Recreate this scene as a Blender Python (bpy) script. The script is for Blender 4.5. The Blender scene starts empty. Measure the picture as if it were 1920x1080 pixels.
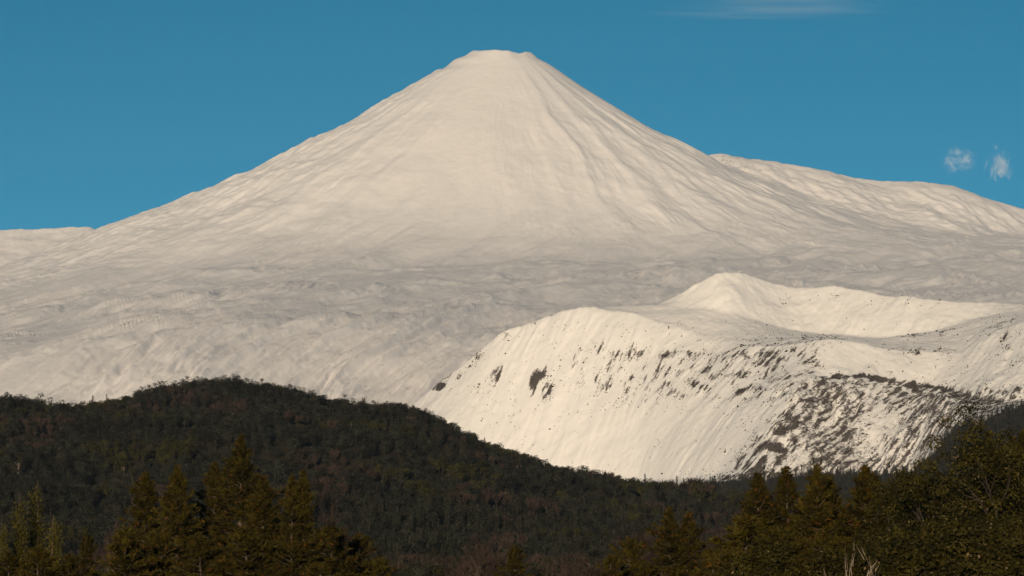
import bpy, bmesh, math, random
import numpy as np

sc = bpy.context.scene
R = math.radians
# ------------------------------------------------------------------ camera, world, sun, exposure
F = 6000.0                                    # focal length in photo pixels (1920 wide), about 112 mm
PITCH = math.atan2(500.0, F)                  # the level horizon lies near row 1040
CAMZ = 8.0                                    # eye above the valley floor, on a low rise
SUN_EL, SUN_OFF = 8.5, 10.0                  # sun low behind the camera's left shoulder

cam = bpy.data.cameras.new('camera'); cam.lens = 36.0 * F / 1920.0; cam.sensor_width = 36.0
cam.clip_start = 1.0; cam.clip_end = 90000.0
cam_o = bpy.data.objects.new('camera', cam); sc.collection.objects.link(cam_o)
cam_o.location = (0, 0, CAMZ); cam_o.rotation_euler = (math.pi / 2 + PITCH, 0, 0)
sc.camera = cam_o

world = bpy.data.worlds.new('World'); sc.world = world; world.use_nodes = True
wn = world.node_tree; wn.nodes.clear()
sky = wn.nodes.new('ShaderNodeTexSky'); sky.sky_type = 'NISHITA'; sky.sun_disc = False
sky.sun_elevation = R(SUN_EL); sky.sun_rotation = R(180.0 + SUN_OFF)   # behind the camera, to its left
sky.altitude = 5000; sky.air_density = 0.8; sky.dust_density = 0.0; sky.ozone_density = 3.0
bg = wn.nodes.new('ShaderNodeBackground'); bg.inputs[1].default_value = 0.061
hsv = wn.nodes.new('ShaderNodeHueSaturation'); hsv.inputs['Saturation'].default_value = 1.2
hsv.inputs['Hue'].default_value = 0.462
wo = wn.nodes.new('ShaderNodeOutputWorld')
wn.links.new(sky.outputs[0], hsv.inputs['Color']); wn.links.new(hsv.outputs[0], bg.inputs[0]); wn.links.new(bg.outputs[0], wo.inputs[0])

sun = bpy.data.lights.new('sun', 'SUN'); sun.energy = 4.2; sun.angle = R(0.5); sun.color = (1.0, 0.765, 0.51)
sun_o = bpy.data.objects.new('sun', sun); sc.collection.objects.link(sun_o)
sd = np.array([-math.sin(R(SUN_OFF)) * math.cos(R(SUN_EL)), -math.cos(R(SUN_OFF)) * math.cos(R(SUN_EL)), math.sin(R(SUN_EL))])
from mathutils import Vector, Matrix, Euler
sun_o.rotation_euler = Vector(sd).to_track_quat('Z', 'Y').to_euler()

sc.view_settings.view_transform = 'Standard'; sc.view_settings.look = 'None'
sc.view_settings.exposure = 0.0; sc.view_settings.gamma = 1.0
sc.cycles.use_denoising = True
sc.cycles.volume_bounces = 2; sc.cycles.max_bounces = 5; sc.cycles.diffuse_bounces = 3
sc.cycles.transparent_max_bounces = 8

# ------------------------------------------------------------------ helpers
COL = sc.collection
def pt(px, py, D):
    """photo pixel at ground distance D -> world point"""
    px = np.asarray(px, float); py = np.asarray(py, float); D = np.asarray(D, float)
    u = px - 960.0; v = 540.0 - py
    yc = F * math.cos(PITCH) - v * math.sin(PITCH); zc = F * math.sin(PITCH) + v * math.cos(PITCH)
    return D * u / yc, D, CAMZ + D * zc / yc
def to_px(x, y, z):
    z = z - CAMZ
    d = y * math.cos(PITCH) + z * math.sin(PITCH); h = -y * math.sin(PITCH) + z * math.cos(PITCH)
    return 960 + F * x / d, 540 - F * h / d

_rng = np.random.RandomState(11)
_perm = _rng.permutation(256); _perm = np.concatenate([_perm, _perm, _perm])
_ga = _rng.rand(256) * 2 * np.pi; _gx = np.cos(_ga); _gy = np.sin(_ga)
def noise(x, y, seed=0):
    x = np.asarray(x, float) + seed * 17.31; y = np.asarray(y, float) + seed * 9.77
    xi = np.floor(x).astype(np.int64); yi = np.floor(y).astype(np.int64)
    xf = x - xi; yf = y - yi; xi &= 255; yi &= 255
    u = xf * xf * xf * (xf * (xf * 6 - 15) + 10); v = yf * yf * yf * (yf * (yf * 6 - 15) + 10)
    def g(ix, iy, fx, fy):
        h = _perm[_perm[ix & 255] + (iy & 255)]
        return _gx[h] * fx + _gy[h] * fy
    a = g(xi, yi, xf, yf); b = g(xi + 1, yi, xf - 1, yf); c = g(xi, yi + 1, xf, yf - 1); d = g(xi + 1, yi + 1, xf - 1, yf - 1)
    return 1.4 * ((a * (1 - u) + b * u) * (1 - v) + (c * (1 - u) + d * u) * v)
def fbm(x, y, o=4, seed=0, gain=0.5):
    s = 0; a = 1.0
    for i in range(o):
        s = s + a * noise(x * 2 ** i, y * 2 ** i, seed + i * 3); a *= gain
    return s
def ridged(x, y, o=3, seed=0, gain=0.5):
    s = 0; a = 1.0
    for i in range(o):
        s = s + a * (1 - 2 * np.abs(noise(x * 2 ** i, y * 2 ** i, seed + i * 3))); a *= gain
    return s
def sstep(a, b, x):
    t = np.clip((x - a) / (b - a), 0, 1); return t * t * (3 - 2 * t)
def smax(a, b, k):
    h = np.clip(0.5 + 0.5 * (a - b) / k, 0, 1); return b * (1 - h) + a * h + k * h * (1 - h)
def gauss1(a, s, axis):
    n = int(s * 3) + 1; k = np.exp(-0.5 * (np.arange(-n, n + 1) / s) ** 2); k /= k.sum()
    p = [(0, 0)] * a.ndim; p[axis] = (n, n)
    return np.apply_along_axis(lambda m: np.convolve(m, k, 'valid'), axis, np.pad(a, p, mode='edge'))

def mesh_from(name, verts, faces, mats=(), matidx=None, smooth=False, attrs=None):
    verts = np.asarray(verts, np.float32); faces = np.asarray(faces, np.int32)
    m = bpy.data.meshes.new(name); n = faces.shape[1]
    m.vertices.add(len(verts)); m.vertices.foreach_set('co', verts.ravel())
    m.loops.add(faces.size); m.loops.foreach_set('vertex_index', faces.ravel())
    m.polygons.add(len(faces)); m.polygons.foreach_set('loop_start', np.arange(0, faces.size, n, dtype=np.int32))
    m.polygons.foreach_set('loop_total', np.full(len(faces), n, np.int32))
    for a in mats: m.materials.append(a)
    if matidx is not None: m.polygons.foreach_set('material_index', np.asarray(matidx, np.int32))
    m.polygons.foreach_set('use_smooth', np.full(len(faces), bool(smooth)))
    for k, v in (attrs or {}).items():
        at = m.attributes.new(k, 'FLOAT', 'POINT'); at.data.foreach_set('value', np.asarray(v, np.float32))
    m.update(); m.validate(); return m
def link(name, mesh, parent=None, loc=None):
    o = bpy.data.objects.new(name, mesh); COL.objects.link(o)
    if parent: o.parent = parent
    if loc is not None: o.location = loc
    return o
def tag(o, label=None, cat=None, group=None, kind=None):
    if label: o['label'] = label
    if cat: o['category'] = cat
    if group: o['group'] = group
    if kind: o['kind'] = kind
    return o

def outward(me):
    bm = bmesh.new(); bm.from_mesh(me); bmesh.ops.recalc_face_normals(bm, faces=bm.faces); bm.to_mesh(me); bm.free()
class Fan:
    """terrain sheet: columns of constant bearing, rows of constant distance"""
    def __init__(s, a, D, Z):
        s.a, s.D, s.Z = a, D, Z
    def build(s, name, mat, attrs=None):
        na, nd = len(s.a), len(s.D)
        X = s.a[None, :] * s.D[:, None]; Y = np.repeat(s.D[:, None], na, 1)
        v = np.stack([X, Y, s.Z], -1).reshape(-1, 3)
        i = (np.arange(nd - 1)[:, None] * na + np.arange(na - 1)[None, :]).ravel()
        f = np.stack([i, i + 1, i + na + 1, i + na], 1)
        m = mesh_from(name, v, f, [mat], smooth=True, attrs={k: w.ravel() for k, w in (attrs or {}).items()})
        return tag(link(name, m), kind='structure')
    def at(s, x, y):
        a = x / y
        ia = np.interp(a, s.a, np.arange(len(s.a))); jd = np.interp(y, s.D, np.arange(len(s.D)))
        i0 = np.clip(ia.astype(int), 0, len(s.a) - 2); j0 = np.clip(jd.astype(int), 0, len(s.D) - 2); fa = ia - i0; fd = jd - j0
        Z = s.Z
        return (Z[j0, i0] * (1 - fa) + Z[j0, i0 + 1] * fa) * (1 - fd) + (Z[j0 + 1, i0] * (1 - fa) + Z[j0 + 1, i0 + 1] * fa) * fd
def rows_to_fan(rows, a, D, sm=3.0):
    """rows: lists of (px, py, dist) from near to far -> height at every (bearing, distance)"""
    Dk, Zk = [], []
    for r in rows:
        r = np.array(r, float); x, d, z = pt(r[:, 0], r[:, 1], r[:, 2]); b = x / d
        o = np.argsort(b)
        Dk.append(gauss1(np.interp(a, b[o], d[o]), sm, 0)); Zk.append(gauss1(np.interp(a, b[o], z[o]), sm, 0))
    Dk = np.array(Dk); Zk = np.array(Zk); Z = np.zeros((len(D), len(a)))
    for i in range(len(a)): Z[:, i] = np.interp(D, Dk[:, i], Zk[:, i])
    return Z, Dk

# ------------------------------------------------------------------ materials
def new_mat(name):
    m = bpy.data.materials.new(name); m.use_nodes = True; nt = m.node_tree
    return m, nt, nt.nodes['Principled BSDF']
def N(nt, t, **kw):
    n = nt.nodes.new(t)
    for k, v in kw.items(): setattr(n, k, v)
    return n
def snow_material(name, rock=(0.060, 0.053, 0.051), bump_scale=0.03, bump_d=6.0, alb=(0.76, 0.82)):
    m, nt, b = new_mat(name); L = nt.links.new
    tc = N(nt, 'ShaderNodeNewGeometry')
    n1 = N(nt, 'ShaderNodeTexNoise'); n1.inputs['Scale'].default_value = bump_scale; n1.inputs['Detail'].default_value = 7; n1.inputs['Roughness'].default_value = 0.68
    L(tc.outputs['Position'], n1.inputs['Vector'])
    bp = N(nt, 'ShaderNodeBump'); bp.inputs['Strength'].default_value = 0.5; bp.inputs['Distance'].default_value = bump_d
    L(n1.outputs[0], bp.inputs['Height']); L(bp.outputs[0], b.inputs['Normal'])
    n2 = N(nt, 'ShaderNodeTexNoise'); n2.inputs['Scale'].default_value = 0.006; n2.inputs['Detail'].default_value = 4
    L(tc.outputs['Position'], n2.inputs['Vector'])
    cr = N(nt, 'ShaderNodeMix', data_type='RGBA'); cr.inputs['A'].default_value = (*alb[0:1] * 3, 1); cr.inputs['B'].default_value = (alb[1], alb[1] * .99, alb[1] * (.97 if alb[1] > .85 else 1.02), 1)
    L(n2.outputs[0], cr.inputs['Factor'])
    at = N(nt, 'ShaderNodeAttribute', attribute_name='rock')
    n3 = N(nt, 'ShaderNodeTexNoise'); n3.inputs['Scale'].default_value = 0.16; n3.inputs['Detail'].default_value = 5; n3.inputs['Roughness'].default_value = 0.7
    L(tc.outputs['Position'], n3.inputs['Vector'])
    mp = N(nt, 'ShaderNodeVectorRotate', rotation_type='Z_AXIS'); mp.inputs['Angle'].default_value = R(30); L(tc.outputs['Position'], mp.inputs['Vector'])
    ms = N(nt, 'ShaderNodeVectorMath', operation='MULTIPLY'); ms.inputs[1].default_value = (0.13, 0.022, 0.03); L(mp.outputs[0], ms.inputs[0])
    n4 = N(nt, 'ShaderNodeTexNoise'); n4.inputs['Scale'].default_value = 1.0; n4.inputs['Detail'].default_value = 4; n4.inputs['Roughness'].default_value = 0.6; L(ms.outputs[0], n4.inputs['Vector'])
    w4 = N(nt, 'ShaderNodeMath', operation='MULTIPLY'); w4.inputs[1].default_value = 1.3; L(n4.outputs[0], w4.inputs[0])
    nm = N(nt, 'ShaderNodeMath', operation='MULTIPLY_ADD'); nm.inputs[1].default_value = 0.7; L(n3.outputs[0], nm.inputs[0]); L(w4.outputs[0], nm.inputs[2])
    nh = N(nt, 'ShaderNodeMath', operation='MULTIPLY'); nh.inputs[1].default_value = 0.5; L(nm.outputs[0], nh.inputs[0])
    am = N(nt, 'ShaderNodeMath', operation='MULTIPLY'); am.inputs[1].default_value = 0.60; L(at.outputs['Fac'], am.inputs[0])
    ad = N(nt, 'ShaderNodeMath', operation='ADD'); L(am.outputs[0], ad.inputs[0]); L(nh.outputs[0], ad.inputs[1])
    mr = N(nt, 'ShaderNodeMapRange'); mr.inputs['From Min'].default_value = 0.74; mr.inputs['From Max'].default_value = 0.84
    L(ad.outputs[0], mr.inputs['Value'])
    rk = N(nt, 'ShaderNodeMix', data_type='RGBA'); rk.inputs['A'].default_value = (*rock, 1); rk.inputs['B'].default_value = (rock[0] * 2.2, rock[1] * 2.1, rock[2] * 1.9, 1)
    L(n3.outputs[0], rk.inputs['Factor'])
    mx = N(nt, 'ShaderNodeMix', data_type='RGBA'); L(mr.outputs[0], mx.inputs['Factor']); L(cr.outputs['Result'], mx.inputs['A']); L(rk.outputs['Result'], mx.inputs['B'])
    wa = N(nt, 'ShaderNodeAttribute', attribute_name='wooded')
    wx = N(nt, 'ShaderNodeMix', data_type='RGBA'); wx.inputs['B'].default_value = (0.028, 0.027, 0.022, 1)
    L(wa.outputs['Fac'], wx.inputs['Factor']); L(mx.outputs['Result'], wx.inputs['A'])
    L(wx.outputs['Result'], b.inputs['Base Color'])
    b.inputs['Roughness'].default_value = 0.85; b.inputs['Specular IOR Level'].default_value = 0.15
    b.inputs['Diffuse Roughness'].default_value = 0.1
    return m
def soil_material(name, c1, c2, scale):
    m, nt, b = new_mat(name); L = nt.links.new
    tc = N(nt, 'ShaderNodeNewGeometry'); n1 = N(nt, 'ShaderNodeTexNoise'); n1.inputs['Scale'].default_value = scale; n1.inputs['Detail'].default_value = 6
    L(tc.outputs['Position'], n1.inputs['Vector'])
    mx = N(nt, 'ShaderNodeMix', data_type='RGBA'); mx.inputs['A'].default_value = (*c1, 1); mx.inputs['B'].default_value = (*c2, 1)
    L(n1.outputs[0], mx.inputs['Factor']); L(mx.outputs['Result'], b.inputs['Base Color']); b.inputs['Roughness'].default_value = 0.95
    b.inputs['Specular IOR Level'].default_value = 0.1
    return m
def leaf_material(name, c1, c2, c3=None, trans=0.25, var=0.5):
    """c1..c2 mixed per leaf cluster ('tint'), c3 for the reddest shoots; brightness varies per tree"""
    m, nt, b = new_mat(name); L = nt.links.new
    at = N(nt, 'ShaderNodeAttribute', attribute_name='tint')
    cr = N(nt, 'ShaderNodeValToRGB'); e = cr.color_ramp.elements
    e[0].position = 0.0; e[0].color = (*c1, 1); e[1].position = 0.75; e[1].color = (*c2, 1)
    if c3: x = e.new(0.97); x.color = (*c3, 1)
    L(at.outputs['Fac'], cr.inputs[0])
    oi = N(nt, 'ShaderNodeObjectInfo')
    mr = N(nt, 'ShaderNodeMapRange'); mr.inputs['To Min'].default_value = 1 - var; mr.inputs['To Max'].default_value = 1 + var
    L(oi.outputs['Random'], mr.inputs['Value'])
    h = N(nt, 'ShaderNodeHueSaturation'); L(mr.outputs[0], h.inputs['Value']); L(cr.outputs[0], h.inputs['Color'])
    L(h.outputs[0], b.inputs['Base Color']); b.inputs['Roughness'].default_value = 0.7; b.inputs['Specular IOR Level'].default_value = 0.15
    tr = N(nt, 'ShaderNodeBsdfTranslucent'); L(h.outputs[0], tr.inputs[0])
    ms = N(nt, 'ShaderNodeMixShader'); ms.inputs[0].default_value = trans
    out = nt.nodes['Material Output']; L(b.outputs[0], ms.inputs[1]); L(tr.outputs[0], ms.inputs[2]); L(ms.outputs[0], out.inputs[0])
    return m
M_snow = snow_material('snow_on_volcano', bump_scale=0.022, bump_d=7.0)
M_snow2 = snow_material('snow_with_rock', bump_scale=0.05, bump_d=3.0, alb=(0.86, 0.91))
M_soil = soil_material('forest_floor', (0.018, 0.016, 0.010), (0.04, 0.033, 0.02), 0.05)
M_grass = soil_material('valley_grass', (0.02, 0.022, 0.010), (0.045, 0.036, 0.02), 0.08)
M_bark = soil_material('bark', (0.05, 0.038, 0.028), (0.13, 0.10, 0.075), 1.5)
M_bark2 = soil_material('dark_bark', (0.025, 0.02, 0.016), (0.06, 0.05, 0.04), 0.8)
M_pale = soil_material('pale_dead_wood', (0.24, 0.20, 0.15), (0.40, 0.34, 0.27), 1.2)
M_pine = leaf_material('pine_needles', (0.006, 0.007, 0.002), (0.066, 0.052, 0.006), (0.13, 0.056, 0.010), var=0.25)  # light end raised for warm sunlit edges: lit tone put into the needle colour
M_poplar = leaf_material('yellow_green_leaves', (0.045, 0.043, 0.007), (0.12, 0.102, 0.014), None, var=0.2)
M_broad = leaf_material('broad_leaves', (0.009, 0.010, 0.002), (0.062, 0.052, 0.008), (0.17, 0.13, 0.07), var=0.15)
M_ever = leaf_material('hill_evergreen_leaves', (0.007, 0.009, 0.0065), (0.043, 0.046, 0.032), None, var=0.62)  # wide tone range and tree variation stand in for sunlit and shaded folds
M_olive = leaf_material('hill_olive_leaves', (0.024, 0.027, 0.008), (0.054, 0.051, 0.015), None, var=0.4)
M_red = leaf_material('bare_red_twigs', (0.034, 0.024, 0.020), (0.072, 0.050, 0.041), None, var=0.4)
M_shrub = leaf_material('dark_shrub_leaves', (0.028, 0.026, 0.020), (0.055, 0.048, 0.036), None, var=0.3)

# ------------------------------------------------------------------ the volcano (snow cone, shoulder, apron)
VD = 14000.0
VX = float(pt(942, 95, VD)[0])
def prof(pairs):
    p = np.array(pairs, float); x, d, z = pt(p[:, 0], p[:, 1], np.full(len(p), VD))
    r = np.abs(x - VX); o = np.argsort(r); return r[o], z[o]
left_r, left_z = prof([(886, 96), (878, 99), (850, 114), (832, 131), (808, 141), (760, 170), (700, 206), (650, 240), (580, 271), (500, 313), (420, 350), (340, 386), (250, 416), (185, 439), (100, 478), (0, 520), (-300, 620)])
right_r, right_z = prof([(998, 98), (1006, 104), (1040, 129), (1100, 172), (1160, 211), (1220, 249), (1290, 284), (1330, 305), (1400, 340), (1500, 385), (1700, 450), (2300, 600)])
ztop = float(pt(942, 96, VD)[2])
front_r = np.array([145, 400, 800, 1200, 1700, 2200, 3200, 5000.]); front_z = ztop - np.array([20, 186, 447, 715, 1050, 1330, 1800, 2500.])
def sm_interp(r, xr, zr):
    rr = np.linspace(0, 6000, 1200); g = gauss1(np.interp(rr, xr, zr), 1.2, 0); return np.interp(r, rr, g)
def crest_line(pairs, D):
    p = np.array(pairs, float); x, d, z = pt(p[:, 0], p[:, 1], np.full(len(p), D)); return x, z
sh_x, sh_z = crest_line([(1180, 420), (1250, 350), (1290, 303), (1310, 295), (1350, 291), (1400, 301), (1450, 305), (1530, 320), (1600, 335), (1640, 341), (1720, 343), (1780, 350), (1840, 372), (1920, 396), (2050, 440), (2400, 520)], 14350)
bh_x, bh_z = crest_line([(-500, 440), (-200, 425), (0, 431), (60, 430), (130, 425), (170, 427), (230, 450), (330, 520)], 16300)
TX = pt(np.array([872, 884, 905, 930, 955, 972, 985, 998, 1008.]), 97, VD)[0]; TZ = np.array([-12, -4, 1, 4, -1, -13, -3, -6, -12.])   # uneven crater lip
KX = float(pt(819, 131, VD)[0])                                # small knob on the left skyline
APY = np.arange(6000, 18100, 25.0); APZ = gauss1(np.interp(APY, [6300, 6800, 7550, 8245, 10300, 12400, 13500, 14200, 15200, 18000], [-40, 100, 366, 582, 868, 1163, 1345, 1440, 1300, 700]), 15.0, 0)   # the apron's long profile
def volcano_height(X, Y):
    dx, dy = X - VX, Y - VD
    r = np.hypot(dx, dy) + 1e-3; c = dx / r; s = dy / r
    phi = np.arctan2(c, -s)                                   # 0 facing the viewer, + to the right
    wr = np.clip(c, 0, 1) ** 2; wl = np.clip(-c, 0, 1) ** 2; wf = s ** 2
    cone = wr * sm_interp(r, right_r, right_z) + wl * sm_interp(r, left_r, left_z) + wf * sm_interp(r, front_r, front_z)
    rim = 1.5 * np.sin(phi * 3 + 0.6) + 3 * noise(phi * 4, 0 * phi, 5)
    cone = cone + rim * np.exp(-((r - 140) / 60.0) ** 2) - 70 * sstep(125, 30, r)
    patch = sstep(-0.35, 0.45, fbm(X / 260, Y / 260, 3, 18))
    wig = 0.05 * fbm(X / 520, Y / 520, 2, 4)                 # gullies run down the cone, wandering a little
    ang = phi + wig * 0.5
    quiet = np.exp(-((ang + 0.08) / 0.42) ** 2)              # the smooth snow fan facing the viewer
    grow = sstep(170, 900, r) * (1 - 0.85 * quiet)
    g = 11 * fbm(ang * 5, r / 1300, 3, 21) * sstep(300, 1000, r) + 7.0 * (0.3 + 0.7 * patch) * ridged(ang * 13 + 0.4 * noise(r / 300, phi * 3, 19), r / 900, 3, 2) * grow \
        + 2.2 * patch * ridged(ang * 38 + noise(r / 160, phi * 6, 12), r / 260, 2, 8) * grow + 1.4 * patch * fbm(ang * 80, r / 110, 3, 9) * sstep(150, 300, r)
    for a0, w, h in ((0.30, .018, 13), (0.47, .025, 12), (0.66, .03, 14), (0.86, .03, 13), (1.05, .03, 11), (-0.62, .03, 7), (-0.9, .03, 8)):
        off = ang + 0.03 * noise(r / 200, 0 * r, 3 + h) - a0
        g += 0.75 * h * np.where(off < 0, np.exp(-(off / (w * 2.2)) ** 2), np.exp(-(off / (w * 1.1)) ** 2)) * sstep(150, 600, r) * (1 - sstep(1300, 2100, r)) * (0.6 + 0.6 * noise(r / 240, 0 * r, 40 + a0 * 9))
    g += 1.5 * (1 - .6 * quiet) * fbm(X / 40, Y / 55, 4, 17, .6) * sstep(200, 600, r) + 14 * fbm(ang * 4 + 2, r / 500, 4, 29, .55) * sstep(500, 1100, r) * (1 - quiet * .7) + 6 * fbm(ang * 9, r / 330, 3, 27) * sstep(900, 1400, r) * (1 - quiet * .6)
    cone = cone + np.interp(X, TX, TZ) * (1 - sstep(150, 230, r))
    cone = cone + g + 13 * np.exp(-(np.hypot(X - KX, Y - VD) / 26.0) ** 2)
    # rough wind crust high on the left flank
    cone = cone + 5 * fbm(X / 60, Y / 60, 3, 33) * sstep(-0.5, -1.1, phi) * sstep(200, 500, r)
    ap = np.interp(Y, APY, APZ)
    ap = ap - 0.135 * np.clip(-X - 750, 0, None) - 0.02 * np.clip(X - 1500, 0, None)
    # hummocks and drift streaks running downslope on the apron
    tx, ty = -0.31, -0.951
    wob = 50 * fbm(X / 600, Y / 600, 2, 14)
    S = X * ty - Y * tx + wob; T = X * tx + Y * ty
    blot = sstep(-0.25, 0.55, fbm(S / 300, T / 900, 3, 43))
    ap = ap + 34 * fbm(S / 420, T / 1500, 3, 41) + 11 * fbm(S / 150, T / 1100, 4, 51, 0.55) + (1.5 + 8.0 * blot) * ridged(S / 48, T / 720, 3, 61, .55) \
         + 9 * blot * fbm(S / 80, T / 420, 3, 63) + 4.0 * blot * fbm(S / 34, T / 190, 3, 65, .6) + 1.0 * fbm(X / 22, Y / 40, 3, 67) \
         + 1.8 * blot * ridged(S / 18, T / 200, 2, 68) + 7 * np.clip(fbm(S / 130, T / 300, 4, 69, .55), 0, 1)
    lob = np.exp(-((X + 420) / 760) ** 2) * sstep(10400, 8500, Y)
    S2 = X * -0.965 + Y * 0.26 + wob * .35; T2 = X * -0.26 - Y * 0.965
    ap = ap + lob * (15 * ridged(S2 / 64, T2 / 2400, 2, 71) + 7 * ridged(S2 / 21 + .3 * fbm(X / 150, Y / 300, 2, 75), T2 / 620, 3, 73) + 6 * fbm(S2 / 120, T2 / 700, 3, 74) - 14)
    shz = np.interp(X, sh_x, sh_z); d = 14350 - Y
    sh = np.where(d > 0, shz - 0.02 * d - 0.40 * np.clip(d - 60, 0, None), shz + 0.3 * d) + np.where(X < sh_x[0], -2000, 0)
    sh = sh + (24 * fbm(X / 260 - d / 700, d / 420, 4, 81) + 4 * ridged((X - 0.7 * d) / 110 + .5 * fbm(X / 200, Y / 200, 2, 93), d / 300, 3, 91)) * sstep(0, 260, d) + 3 * fbm(X / 45, Y / 45, 3, 95)
    bz = np.interp(X, bh_x, bh_z, right=-500); d2 = 16300 - Y
    bh = np.where(d2 > 0, bz - 0.45 * d2, bz + 0.3 * d2) + 14 * fbm(X / 200, Y / 300, 4, 97)
    bh = np.where(X > bh_x[-1], -2000, bh)
    z = smax(cone, ap, 110 + 130 * sstep(.25, .8, -s)); z = smax(z, sh, 45); z = np.maximum(z, bh)
    rock = 0.30 * sstep(0.9, 1.35, phi) * sstep(200, 500, r) * (1 - sstep(1100, 1500, r)) * (0.4 + 0.6 * ridged(ang * 40, r / 300, 2, 6))
    rock = np.maximum(rock, 0.24 * sstep(0.55, 0.9, ridged(S / 22, T / 160, 2, 31)) * lob)
    return z, np.clip(rock, 0, 1)
va = np.linspace(-1300, 1300, 1060) / F
vd = np.concatenate([np.linspace(6300, 7300, 14), np.linspace(7310, 8500, 130), np.linspace(8515, 12300, 200), np.linspace(12308, 14120, 225), np.linspace(14135, 14600, 32), np.linspace(14640, 15300, 12), np.linspace(15312, 16320, 80), np.linspace(16380, 17800, 14)])
X = va[None, :] * vd[:, None]; Y = np.repeat(vd[:, None], len(va), 1)
vz, vrock = volcano_height(X, Y)
volcano = Fan(va, vd, vz).build('volcano', M_snow, {'rock': vrock})
tag(volcano, 'snow covered volcano cone rising above its white apron and shoulder', 'mountain')

# ------------------------------------------------------------------ the snowy ridge in front of the volcano, and its wooded foot
RW = [
 [(300, 1049, 3600), (2300, 1049, 3600)],
 [(400, 1010, 5200), (600, 960, 5900), (900, 915, 6250), (1100, 918, 6150), (1250, 913, 6000), (1350, 908, 5800), (1450, 900, 5760), (1550, 893, 5780), (1650, 896, 5780), (1720, 890, 5700), (1800, 812, 5500), (1860, 785, 5450), (1920, 765, 5400), (2100, 740, 5350)],
 [(400, 1000, 6300), (600, 930, 6500), (780, 850, 6750), (900, 860, 6700), (1000, 880, 6600), (1100, 890, 6500), (1200, 905, 6350), (1300, 900, 6100), (1390, 868, 5900), (1450, 800, 5960), (1500, 738, 6080), (1530, 712, 6190), (1650, 716, 6250), (1750, 722, 6245), (1800, 735, 6120), (1850, 757, 5900), (1920, 750, 5850), (2100, 735, 5800)],
 [(400, 990, 7150), (600, 890, 7170), (700, 815, 7150), (780, 757, 7120), (830, 715, 7080), (900, 660, 7040), (950, 622, 7020), (1000, 604, 7000), (1060, 584, 6980), (1110, 577, 6950), (1200, 594, 6850), (1260, 614, 6770), (1330, 634, 6690), (1400, 652, 6540), (1470, 646, 6420), (1530, 640, 6360), (1560, 637, 6350), (1650, 653, 6375), (1750, 661, 6385), (1800, 663, 6380), (1850, 630, 6380), (1920, 604, 6300), (2100, 585, 6250)],
 [(400, 990, 7250), (700, 814, 7250), (830, 717, 7200), (950, 626, 7120), (1060, 586, 7060), (1110, 575, 7030), (1180, 574, 6980), (1250, 574, 6940), (1300, 580, 6900), (1370, 592, 6870), (1430, 608, 6890), (1480, 621, 6920), (1560, 630, 6890), (1640, 632, 6800), (1700, 628, 6760), (1760, 620, 6740), (1800, 606, 6760), (1850, 590, 6780), (1920, 583, 6780), (2100, 578, 6800)],
 [(400, 992, 7400), (700, 816, 7400), (830, 722, 7350), (950, 630, 7300), (1060, 588, 7150), (1110, 576, 7090), (1180, 573, 7050), (1235, 571, 7020), (1250, 562, 7010), (1290, 540, 7000), (1330, 518, 7000), (1345, 512, 7005), (1385, 511, 7030), (1400, 515, 7050), (1440, 530, 7090), (1500, 538, 7130), (1570, 537, 7080), (1640, 548, 6985), (1720, 558, 6905), (1800, 566, 6860), (1920, 570, 6880), (2100, 575, 6900)],
 [(300, 1010, 8400), (2300, 1010, 8400)],
]
ra = np.linspace(-520, 1300, 760) / F
rd = np.concatenate([np.linspace(3600, 5200, 40), np.linspace(5220, 5600, 30), np.linspace(5605, 7100, 290), np.linspace(7108, 7620, 60), np.linspace(7650, 8400, 16)])
rz0, rDk = rows_to_fan(RW, ra, rd, 2.5)
rz0 = gauss1(gauss1(rz0, 0.8, 0), 0.9, 1)
X = ra[None, :] * rd[:, None]; Y = np.repeat(rd[:, None], len(ra), 1)
PX, PY = to_px(X, Y, rz0)
gy, gx = np.gradient(rz0); sx = np.gradient(X, axis=1); sy = np.gradient(Y, axis=0)
slope = np.hypot(gx / sx, gy / sy); steep = gauss1(gauss1(sstep(0.25, 0.55, slope), 3, 0), 3, 1)
wn_ = 10 * fbm(X / 160, Y / 160, 3, 5) + 6 * fbm(X / 45, Y / 60, 3, 119)
def fall(deg):
    c, q = math.cos(R(deg)), math.sin(R(deg)); return X * c - Y * q + wn_, -(X * q + Y * c)   # across and down the fall line
SA, TA = fall(24); SB, TB = fall(47)
mid = sstep(1180, 1330, PX) * (1 - sstep(1440, 1530, PX))
def field(fn): return fn(SA, TA) * (1 - mid) + fn(SB, TB) * mid
rough = sstep(1380, 1560, PX) * sstep(690, 760, PY)                                     # broken buttress, lower right
pat = sstep(-.3, .5, fbm(X / 130, Y / 160, 3, 117))
gul = field(lambda S, T: (1.2 + 3.2 * pat) * ridged(S / 44, T / 380, 3, 101) + 1.7 * pat * ridged(S / 13, T / 170, 2, 111) + 8 * fbm(S / 120, T / 420, 3, 115)) + 1.0 * fbm(X / 14, Y / 14, 3, 113, .6)
rz = rz0 + steep * gul * (0.65 + 0.9 * rough) + (1 - steep) * 2.4 * fbm(X / 60, Y / 130, 4, 121) + 5 * fbm(X / 240, Y / 240, 3, 131) * sstep(5300, 5900, Y)
rz += steep * rough * 5 * ridged(SA / 30, TA / 240, 3, 141) + 1.0 * fbm(X / 14, Y / 22, 2, 151)
rz[0, :] = -6; rz[-1, :] = -40
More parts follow.
